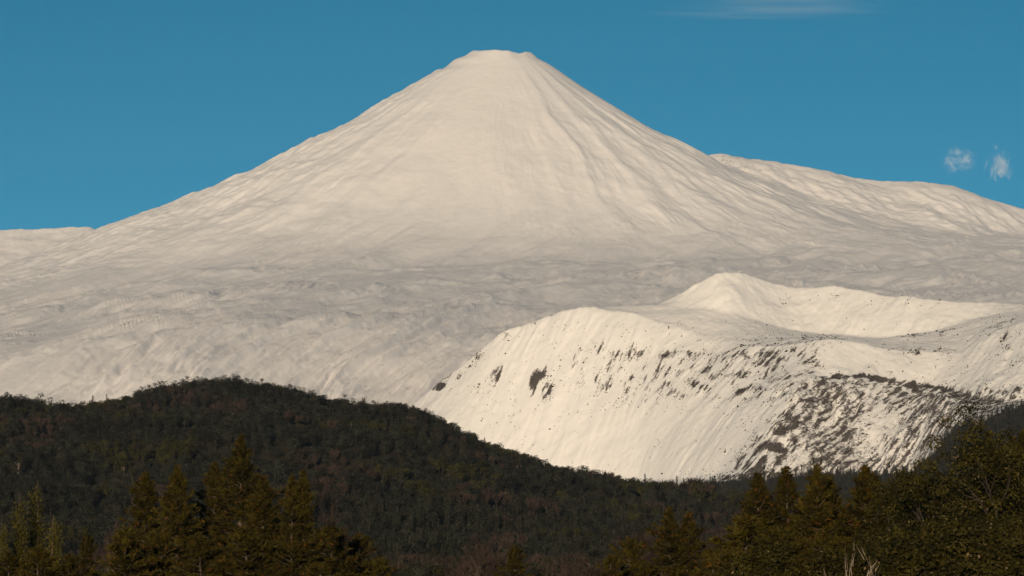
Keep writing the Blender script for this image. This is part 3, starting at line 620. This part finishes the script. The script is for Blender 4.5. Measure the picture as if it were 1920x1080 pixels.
# ------------------------------------------------------------------ the wood on the valley floor and the far wood under the snow ridge
n = 9500; D = np.sqrt(rng.uniform(800.0 ** 2, 1920.0 ** 2, n)); A = rng.uniform(-1200, 1200, n) / F
m_ = 5000; D2 = np.sqrt(rng.uniform(2100.0 ** 2, 3800.0 ** 2, m_)); A2 = rng.uniform(330, 1250, m_) / F
D = np.concatenate([D, D2]); A = np.concatenate([A, A2]); x2, y2 = A * D, D
z2 = np.maximum(0, np.where(y2 > 1900, hill_fan.at(x2, np.clip(y2, 1900, 3900)), 0))
ok = (fbm(x2 / 80, y2 / 160, 2, 241) > -0.75) & (z2 < 25); x2, y2, z2 = x2[ok], y2[ok], z2[ok]; n = len(x2)
r2 = fbm(x2 / 60, y2 / 110, 2, 251); u = rng.rand(n); id2 = rng.randint(0, 6, n); id2 = np.where(r2 > .2, rng.choice([6, 7, 8], n), id2); id2 = np.where(u > .8, rng.choice([9, 10], n), id2)
sc2 = rng.uniform(.55, .95, n) * np.where(y2 < 1200, .72, 1)
sc2 = np.where(np.isin(id2, (9, 10)), sc2 * .72, sc2)
vw = scatter_object('valley_wood', np.stack([x2, y2, z2], 1), id2, rng.rand(n) * 6.28, sc2)
tag(vw, 'dark wood of evergreens and bare red thickets on the valley floor', 'wood', kind='stuff')
n = 15000; D = np.sqrt(rng.uniform(3750.0 ** 2, 5900.0 ** 2, n)); A = rng.uniform(-150, 1250, n) / F
x3, y3 = A * D, D; z3 = ridge_fan.at(x3, y3)
lim = np.interp(A, ra, rDk[1]); fz = fbm(x3 / 120, y3 / 160, 3, 261)
ok = (y3 < lim + 60 * fz - 20 + 25 * rng.normal(size=n)) ; x3, y3, z3 = x3[ok], y3[ok], z3[ok]; n = len(x3)
id3 = rng.choice([0, 1, 2, 9, 10, 10, 9, 6], n); sc3 = rng.uniform(.8, 1.25, n)
px3, py3 = to_px(x3, y3, z3)
show = np.where((px3 > 1225) & (px3 < 1720) & (y3 > 4300) & (rng.rand(n) < .05) & np.isin(id3, (9, 10)))[0][:40]
sc3[show] = rng.uniform(1.2, 1.6, len(show))
rest3 = np.setdiff1d(np.arange(n), show); ro3 = rng.rand(n) * 6.28
fw = scatter_object('far_wood', np.stack([x3, y3, z3], 1)[rest3], id3[rest3], ro3[rest3], sc3[rest3])
tag(fw, 'far dark bluish wood along the foot of the snowy ridge', 'wood', kind='stuff')
for i in show:
    small_tree(id3[i], 'conifer_tree', (x3[i], y3[i], z3[i]), ro3[i], (sc3[i],) * 3, 'tall far conifer standing above the wood at the snowy ridge\'s foot', 'far conifers below the snowy ridge')

# shrubs and boulders showing through the snow of the ridge (too many and too small to single out)
w = (dens ** 1.15 + 0.02 * (PY > 600)) * (0.12 + np.clip(streak, 0, 1.4) ** 3) * np.clip(0.4 + 1.6 * clump, 0.02, 2) * (rd[:, None] > 5400) * (PX > 740) * (PX < 2050)
w *= np.gradient(rd)[:, None]; w = (w / w.sum()).ravel()
ns = 42000; pick = rng.choice(len(w), ns, p=w)
bx = (ra[None, :] * rd[:, None]).ravel()[pick] + rng.normal(0, 1.2, ns); by = np.repeat(rd[:, None], len(ra), 1).ravel()[pick] + rng.normal(0, 2.5, ns); bz = ridge_fan.at(bx, by)
ico_v = np.array([[0, 0, 1.1], [1, 0, .15], [.31, .95, .2], [-.81, .59, .1], [-.81, -.59, .25], [.31, -.95, .1], [0, 0, -.6]]); ico_f = np.array([[0, 1, 2], [0, 2, 3], [0, 3, 4], [0, 4, 5], [0, 5, 1], [6, 2, 1], [6, 3, 2], [6, 4, 3], [6, 5, 4], [6, 1, 5]])
sz = rng.gamma(2.2, 0.36, ns) * 0.8 + 0.3
th = rng.rand(ns) * 6.28; jit = rng.uniform(.65, 1.35, (ns, 7, 1)); V = ico_v[None] * jit * sz[:, None, None] * np.array([1, 1, .9])
V = np.stack([V[..., 0] * np.cos(th)[:, None] - V[..., 1] * np.sin(th)[:, None], V[..., 0] * np.sin(th)[:, None] + V[..., 1] * np.cos(th)[:, None], V[..., 2]], -1) + np.stack([bx, by, bz], 1)[:, None]
shm = mesh_from('ridge_shrubs', V.reshape(-1, 3), (ico_f[None] + (np.arange(ns) * 7)[:, None, None]).reshape(-1, 3), [M_shrub], attrs={'tint': np.repeat(rng.rand(ns), 7)})
tag(link('ridge_shrubs', shm), 'dark shrubs and stones scattered over the snowy ridge', 'shrubs', kind='stuff')

# ------------------------------------------------------------------ foreground trees
cache = {}; HT = {}
def plant(name, key, maker, mats, px, top, D, label, cat='tree', h0=None, rotz=0.0, wide=1.0, group=None):
    """stand a tree on the valley floor at distance D so that its tip reaches row 'top'"""
    if key not in cache:
        tr, cr = maker(); cache[key] = (tr.mesh('trunk', mats[0]), cr.mesh('crown', mats[1]), h0)
    tm, cm, hh = cache[key]
    if key not in HT: zs = np.array([v.co.z for v in cm.vertices]); HT[key] = float(np.percentile(zs, 98.5 if mats is BM else 100))
    X0, Y0, Z0 = pt(px, top, D); X0, Y0, Z0 = float(X0), float(Y0), float(Z0); s = Z0 / HT[key]
    e = bpy.data.objects.new(name, None); COL.objects.link(e); e.location = (X0, Y0, 0); e.rotation_euler = (0, 0, rotz); e.scale = (s * wide, s * wide, s)
    tag(e, label, cat, group); link('trunk', tm, e); link('crown', cm, e); return e
PM = (M_bark, M_pine); BM = (M_bark2, M_broad)
mk = {
 'pineA': (lambda: pine(1, 24, 13, bare=0.08, cone=.9, dens=1.1), 24), 'pineB': (lambda: pine(2, 20, 8.2, bare=0.12, cone=.66, dens=1.15), 20), 'pineC': (lambda: pine(3, 20, 9.2, bare=0.12, cone=.74, dens=1.15), 20),
 'twin': (lambda: pine(4, 20, 6.4, tops=((-0.7, 0, .97), (0.7, 0.3, 1.0)), bare=.1, cone=.75), 20), 'roundP': (lambda: pine(5, 11, 7.5, bare=.08, cone=.35, dens=1.15, spire=0), 11),
 'spire': (lambda: pine(6, 18, 11, tops=((-2.0, 0, .95), (0.8, .5, 1.0)), bare=.08, cone=.8, spire=.22), 18), 'coneR': (lambda: pine(7, 18, 9.2, tops=((0, 0, 1.0), (.6, .2, .96)), bare=.12, cone=.72, spire=.1), 18),
 'mid2': (lambda: pine(8, 14, 8.4, tops=((-.9, 0, 1.0), (1.2, .3, .95)), bare=.08, cone=.72, spire=.2), 14), 'bushP': (lambda: pine(9, 9, 6.5, bare=.03, cone=.5, dens=1.1), 9),
 'massR': (lambda: pine(10, 19, 12, tops=((-2.6, 0, .94), (0.2, .6, 1.0), (2.2, 0, .93)), bare=.05, cone=.6, spire=.1), 19),
}
def P(name, key, px, top, D, label, rotz=0.0, wide=1.0, group=None):
    f, h = mk[key]; wide *= 1.22; return plant(name, key, f, PM, px, top, D, label, 'tree', h, rotz, wide, group)
# left stand
P('pine_tree', 'pineA', 450, 810, 470, 'tallest dark pine of the clump in front of the wooded hill')
P('pine_tree', 'pineB', 404, 862, 480, 'slim pointed pine wedged between the tallest pine and the bare trunked pine', 0.9)
P('pine_tree', 'pineC', 492, 888, 455, 'blunt dark pine pressed between the tallest and the twin tipped pine', 2.0, 1.15)
P('pine_tree', 'pineC', 332, 868, 470, 'pointed pine with an open bare trunk beside the pine clump', 1.0, .95)
P('pine_tree', 'pineB', 271, 880, 475, 'slender pine with a lopsided crown, outermost of the pine row', 2.6, 1.05)
P('pine_tree', 'twin', 560, 878, 450, 'narrow dark pine with two close tips beside the bare shrub', 0.1, 1.0)
P('pine_tree', 'bushP', 305, 990, 430, 'low bushy young pine under the slender row', 0.5)
P('pine_tree', 'bushP', 235, 985, 425, 'low spreading young pine beside a yellowish poplar group', 1.6, 1.1)
P('pine_tree', 'roundP', 163, 994, 440, 'small flat topped pine standing alone next to the poplars', .4, .55)
P('pine_tree', 'bushP', 375, 1000, 420, 'bushy young pine at the feet of the tall clump', 2.2, 1.2)
P('pine_tree', 'bushP', 460, 985, 410, 'dense brownish young pine before the tallest pine', 3.0, 1.35)
P('pine_tree', 'bushP', 545, 1010, 410, 'bushy young pine at the foot of the twin tipped pine', 4.0, 1.2)
P('pine_tree', 'bushP', 622, 982, 415, 'broad low pine with upright shoots beside the bare shrub', 5.0, 1.3)
P('pine_tree', 'bushP', 672, 996, 425, 'ragged low pine at the open end of the pine clump', .9, .9)
P('pine_tree', 'bushP', 712, 1042, 410, 'smallest pine tip past the ragged low pine', 1.9, 1.0)
def POP(px, top, D, label, wide=1.0, rotz=0.0):
    plant('poplar_tree', 'poplar', lambda: columnar(31, 14, 4.0), (M_bark, M_poplar), px, top, D, label, 'tree', 14, rotz, wide)
POP(70, 908, 430, 'tallest yellow green poplar of the group near the flat topped pine', 1.0)
POP(36, 930, 425, 'second yellow green poplar, just shorter than its neighbour', .95, 1.3)
POP(3, 980, 420, 'half hidden yellow green poplar at the outer end of the poplars', .9, 2.4)
POP(100, 970, 415, 'short bushy yellow green poplar at the tall poplar\'s side', 1.3, 3.1)
P('pine_tree', 'bushP', 70, 1020, 400, 'dark low pine at the foot of the poplars', 2.5, 1.1)
P('pine_tree', 'bushP', 15, 1030, 400, 'dark low pine under the cut off poplar', 3.5, 1.1)
P('pine_tree', 'bushP', 130, 1035, 402, 'dark low pine between poplars and the flat topped pine', 1.5, .9)
# middle
P('pine_tree', 'roundP', 965, 1019, 520, 'round dark pine alone before the reddish thicket', 0.3, .85)
P('pine_tree', 'roundP', 1182, 1002, 480, 'rounded dark pine next to the twin tipped young pine', 1.7, .9)
P('pine_tree', 'bushP', 1145, 1035, 470, 'low dark pine at the rounded pine\'s foot', .8, .9)
P('pine_tree', 'mid2', 1272, 948, 430, 'young pine with two upright leaders standing apart', 0.0, .95)
P('pine_tree', 'bushP', 1210, 1050, 425, 'low pine in front of the two leader pine', 1.8, 1.1)
P('pine_tree', 'bushP', 1335, 1025, 420, 'low pine between two leader pine and the big stand', 2.8, 1.2)
P('pine_tree', 'bushP', 600, 1050, 395, 'low pine filling the gap below the bare shrub', 4.2, 1.3)
# right stand
P('pine_tree', 'spire', 1462, 868, 370, 'wide pine with two thin spires at the open edge of the stand', 0.2, 1.15)
P('pine_tree', 'coneR', 1530, 864, 362, 'dense dark pine beside the two spired pine', 1.2, .9)
P('pine_tree', 'coneR', 1556, 884, 366, 'dark pine shoulder to shoulder with the dense one', 2.9, .8)
P('pine_tree', 'coneR', 1622, 866, 350, 'evenly conical pine standing behind the pale dead tree', 0.0, 1.0)
P('pine_tree', 'pineC', 1722, 888, 360, 'pine with rusty orange tip next to the big broad tree', 0.7, 1.1)
P('pine_tree', 'pineB', 1698, 922, 352, 'shorter green pine beside the rusty tipped one', 1.9, 1.1)
P('pine_tree', 'bushP', 1400, 960, 350, 'spreading pine at the foot of the two spired pine', 1.1, 1.35)
P('pine_tree', 'bushP', 1450, 985, 335, 'bushy pine in front of the two spired pine', 2.1, 1.3)
P('pine_tree', 'bushP', 1545, 990, 335, 'bushy dark pine between the pale dead tree and the dense pine', 3.1, 1.2)
P('pine_tree', 'bushP', 1375, 1020, 330, 'low pine at the edge of the gap before the spired pine', 4.1, 1.2)
P('pine_tree', 'pineC', 1895, 812, 340, 'dark pine tip between the big broad tree and the tallest stand pine', 2.0, .8)
P('pine_tree', 'pineC', 1852, 802, 345, 'dark pine tip poking out behind the big broad tree\'s top', 1.1, .8)
P('pine_tree', 'pineB', 1921, 798, 338, 'tallest pine of the broad tree\'s stand, at its outer end', 1.4, 1.0)
plant('broadleaf_tree', 'broad1', lambda: broadleaf(41, 16.5, .85, 84, (.17, .33), 0.9, nmain=8), BM, 1815, 806, 325, 'big broad leafy evergreen tree with bare limbs showing, tallest of its stand', 'tree', 19.5)
plant('broadleaf_tree', 'broad2', lambda: broadleaf(42, 14, .9, 84, (.17, .33), 0.85, nmain=8), BM, 1880, 850, 310, 'broad leafy tree in front of the tallest pine of its stand', 'tree', 16.5, 1.0)
plant('broadleaf_tree', 'broad2', None, BM, 1750, 900, 305, 'lower leafy tree before the rusty tipped pine', 'tree', 16.5, 2.3)
def SHR(px, top, D, label, wide=1.0, rotz=0.0):
    plant('leafy_shrub', 'shrub', lambda: broadleaf(43, 6.5, .9, 60, (0.16, .30), .7, 3, 7), BM, px, top, D, label, 'shrub', 7.3, rotz, wide)
SHR(1690, 1005, 290, 'leafy shrub below the rusty tipped pine', 1.0); SHR(1640, 1030, 280, 'leafy shrub close beside the pale dead tree', 1.0, 1.0)
SHR(1760, 1000, 275, 'leafy shrub at the foot of the lower leafy tree', 1.1, 2.0); SHR(1830, 985, 280, 'leafy shrub below the big broad tree', 1.1, 3.0)
SHR(1900, 1000, 275, 'leafy shrub under the broad leafy tree and tallest stand pine', 1.1, 4.0); SHR(1490, 1025, 285, 'leafy shrub before the bushy pines of the stand', 1.1, 5.0)
SHR(1420, 1040, 282, 'leafy shrub next to the low pine at the gap', 1.0, .5)
# leafless trees and thickets
def BARE(px, top, D, label, wide=1.0, rotz=0.0, name='bare_shrub'):
    plant(name, 'bareR', lambda: bare(51, 9, .75, 12, 4, 6, .05), (M_bark, M_red), px, top, D, label, 'shrub', 10.2, rotz, wide)
BARE(604, 935, 500, 'bare brown fan shaped shrub beside the twin tipped pine', .9); BARE(930, 990, 640, 'bare reddish thicket behind the lone round pine', 1.2, 1.0)
BARE(900, 1020, 620, 'lower bare reddish thicket beside the lone round pine', 1.2, 2.0); BARE(1240, 962, 560, 'bare reddish bush behind the two leader pine', 1.1, .6)
BARE(1318, 985, 560, 'bare reddish bush between the two leader pine and the spired stand', 1.1, 3.0); BARE(1110, 1030, 600, 'bare reddish thicket beside the rounded dark pine', 1.5, 4.0)
BARE(1060, 1045, 580, 'low bare thicket midway between the two round pines', 1.5, 5.0); BARE(215, 970, 520, 'bare brown bush behind the small flat topped pine', .9, 2.2)
plant('dead_tree', 'dead', lambda: bare(61, 7.5, .55, 2, 1, 3, .04), (M_pale, M_pale), 1588, 1006, 245, 'pale leafless dead tree with forked branches in front of the conical pine', 'tree', 8.4, 0.4, .6)

# ------------------------------------------------------------------ thin clouds beyond the mountain
def cloud(name, px, py, D, w, h, depth, dens_, label, seed, scale, thr, rot=0.0, stretch=(1, 1, 1)):
    m = bpy.data.materials.new(name); m.use_nodes = True; nt = m.node_tree; nt.nodes.remove(nt.nodes['Principled BSDF']); L = nt.links.new
    tc = N(nt, 'ShaderNodeTexCoord'); mp = N(nt, 'ShaderNodeMapping'); mp.inputs['Location'].default_value = (seed, seed * .7, 0); mp.inputs['Scale'].default_value = stretch; mp.inputs['Rotation'].default_value = (0, rot, 0)
    L(tc.outputs['Object'], mp.inputs['Vector'])
    n1 = N(nt, 'ShaderNodeTexNoise'); n1.inputs['Scale'].default_value = scale; n1.inputs['Detail'].default_value = 5; n1.inputs['Roughness'].default_value = .6; n1.inputs['Distortion'].default_value = 1.1; L(mp.outputs[0], n1.inputs['Vector'])
    ln = N(nt, 'ShaderNodeVectorMath', operation='LENGTH'); L(tc.outputs['Object'], ln.inputs[0])
    fall = N(nt, 'ShaderNodeMapRange'); fall.inputs['From Min'].default_value = 0.25; fall.inputs['From Max'].default_value = 1.0; fall.inputs['To Min'].default_value = 0.0; fall.inputs['To Max'].default_value = 0.30; L(ln.outputs['Value'], fall.inputs['Value'])
    sb = N(nt, 'ShaderNodeMath', operation='SUBTRACT'); L(n1.outputs[0], sb.inputs[0]); L(fall.outputs[0], sb.inputs[1])
    mr = N(nt, 'ShaderNodeMapRange'); mr.inputs['From Min'].default_value = thr; mr.inputs['From Max'].default_value = thr + .22; mr.inputs['To Max'].default_value = dens_; L(sb.outputs[0], mr.inputs['Value'])
    pv = N(nt, 'ShaderNodeVolumePrincipled'); pv.inputs['Color'].default_value = (.95, .93, .93, 1); pv.inputs['Anisotropy'].default_value = -0.4; L(mr.outputs[0], pv.inputs['Density']); L(pv.outputs[0], nt.nodes['Material Output'].inputs['Volume'])
    nu, nv = 20, 12; th = np.linspace(0, 2 * np.pi, nu, endpoint=False); ph = np.linspace(0.05, np.pi - .05, nv)
    v = np.stack([np.sin(ph)[:, None] * np.cos(th), np.sin(ph)[:, None] * np.sin(th), np.cos(ph)[:, None] + 0 * th], -1).reshape(-1, 3)
    i = (np.arange(nv - 1)[:, None] * nu + np.arange(nu)).ravel(); j = (np.arange(nv - 1)[:, None] * nu + (np.arange(nu) + 1) % nu).ravel()
    f = [list(q) for q in np.stack([i, i + nu, j + nu, j], 1)] + [list(range(nu)), list(range(nu * nv - 1, nu * nv - nu - 1, -1))]
    me = bpy.data.meshes.new(name); me.from_pydata([tuple(q) for q in v], [], f); outward(me); me.materials.append(m)
    x0, y0, z0 = pt(px, py, D); k = D / F; o = link(name, me, loc=(float(x0), float(y0), float(z0))); o.scale = (w * k, depth, h * k)
    return tag(o, label, 'cloud')
CD = 24000
cloud('cloud', 1796, 301, CD, 62, 46, 120, 0.009, 'small torn wisp of cloud above the volcano\'s white shoulder', 3.6, 2.9, .46, .7, (1.2, 1, 1.0))
cloud('cloud', 1872, 313, CD, 44, 62, 120, 0.009, 'upright smaller wisp of cloud beside the torn one', 14.2, 2.4, .45, -.5, (1.3, 1, .9))
cloud('cloud', 1450, 10, CD, 420, 55, 250, 0.0008, 'long faint veil of cloud high in the blue sky', 6.1, 2.0, .41, .06, (.5, 1, 1.5))

# ------------------------------------------------------------------ the air between the camera and the mountain
hm = bpy.data.materials.new('haze'); hm.use_nodes = True; nt = hm.node_tree; nt.nodes.remove(nt.nodes['Principled BSDF'])
pv = nt.nodes.new('ShaderNodeVolumePrincipled'); pv.inputs['Color'].default_value = (0.60, 0.76, 1.0, 1); pv.inputs['Density'].default_value = 0.95e-5; pv.inputs['Anisotropy'].default_value = 0.0
nt.links.new(pv.outputs[0], nt.nodes['Material Output'].inputs['Volume'])
hx, hy0, hy1, hz0, hz1 = 9300, -1700, 19300, -45, 2500
hv = [(sx * hx, yy, zz) for zz in (hz0, hz1) for yy in (hy0, hy1) for sx in (-1, 1)]
hme = bpy.data.meshes.new('haze'); hme.from_pydata(hv, [], [(0, 1, 3, 2), (4, 6, 7, 5), (0, 4, 5, 1), (2, 3, 7, 6), (0, 2, 6, 4), (1, 5, 7, 3)]); outward(hme); hme.materials.append(hm)
tag(link('haze', hme), 'thin pale blue air over the valley', 'haze', kind='stuff')
print('TRIS', sum(len(m.polygons) for m in bpy.data.meshes))
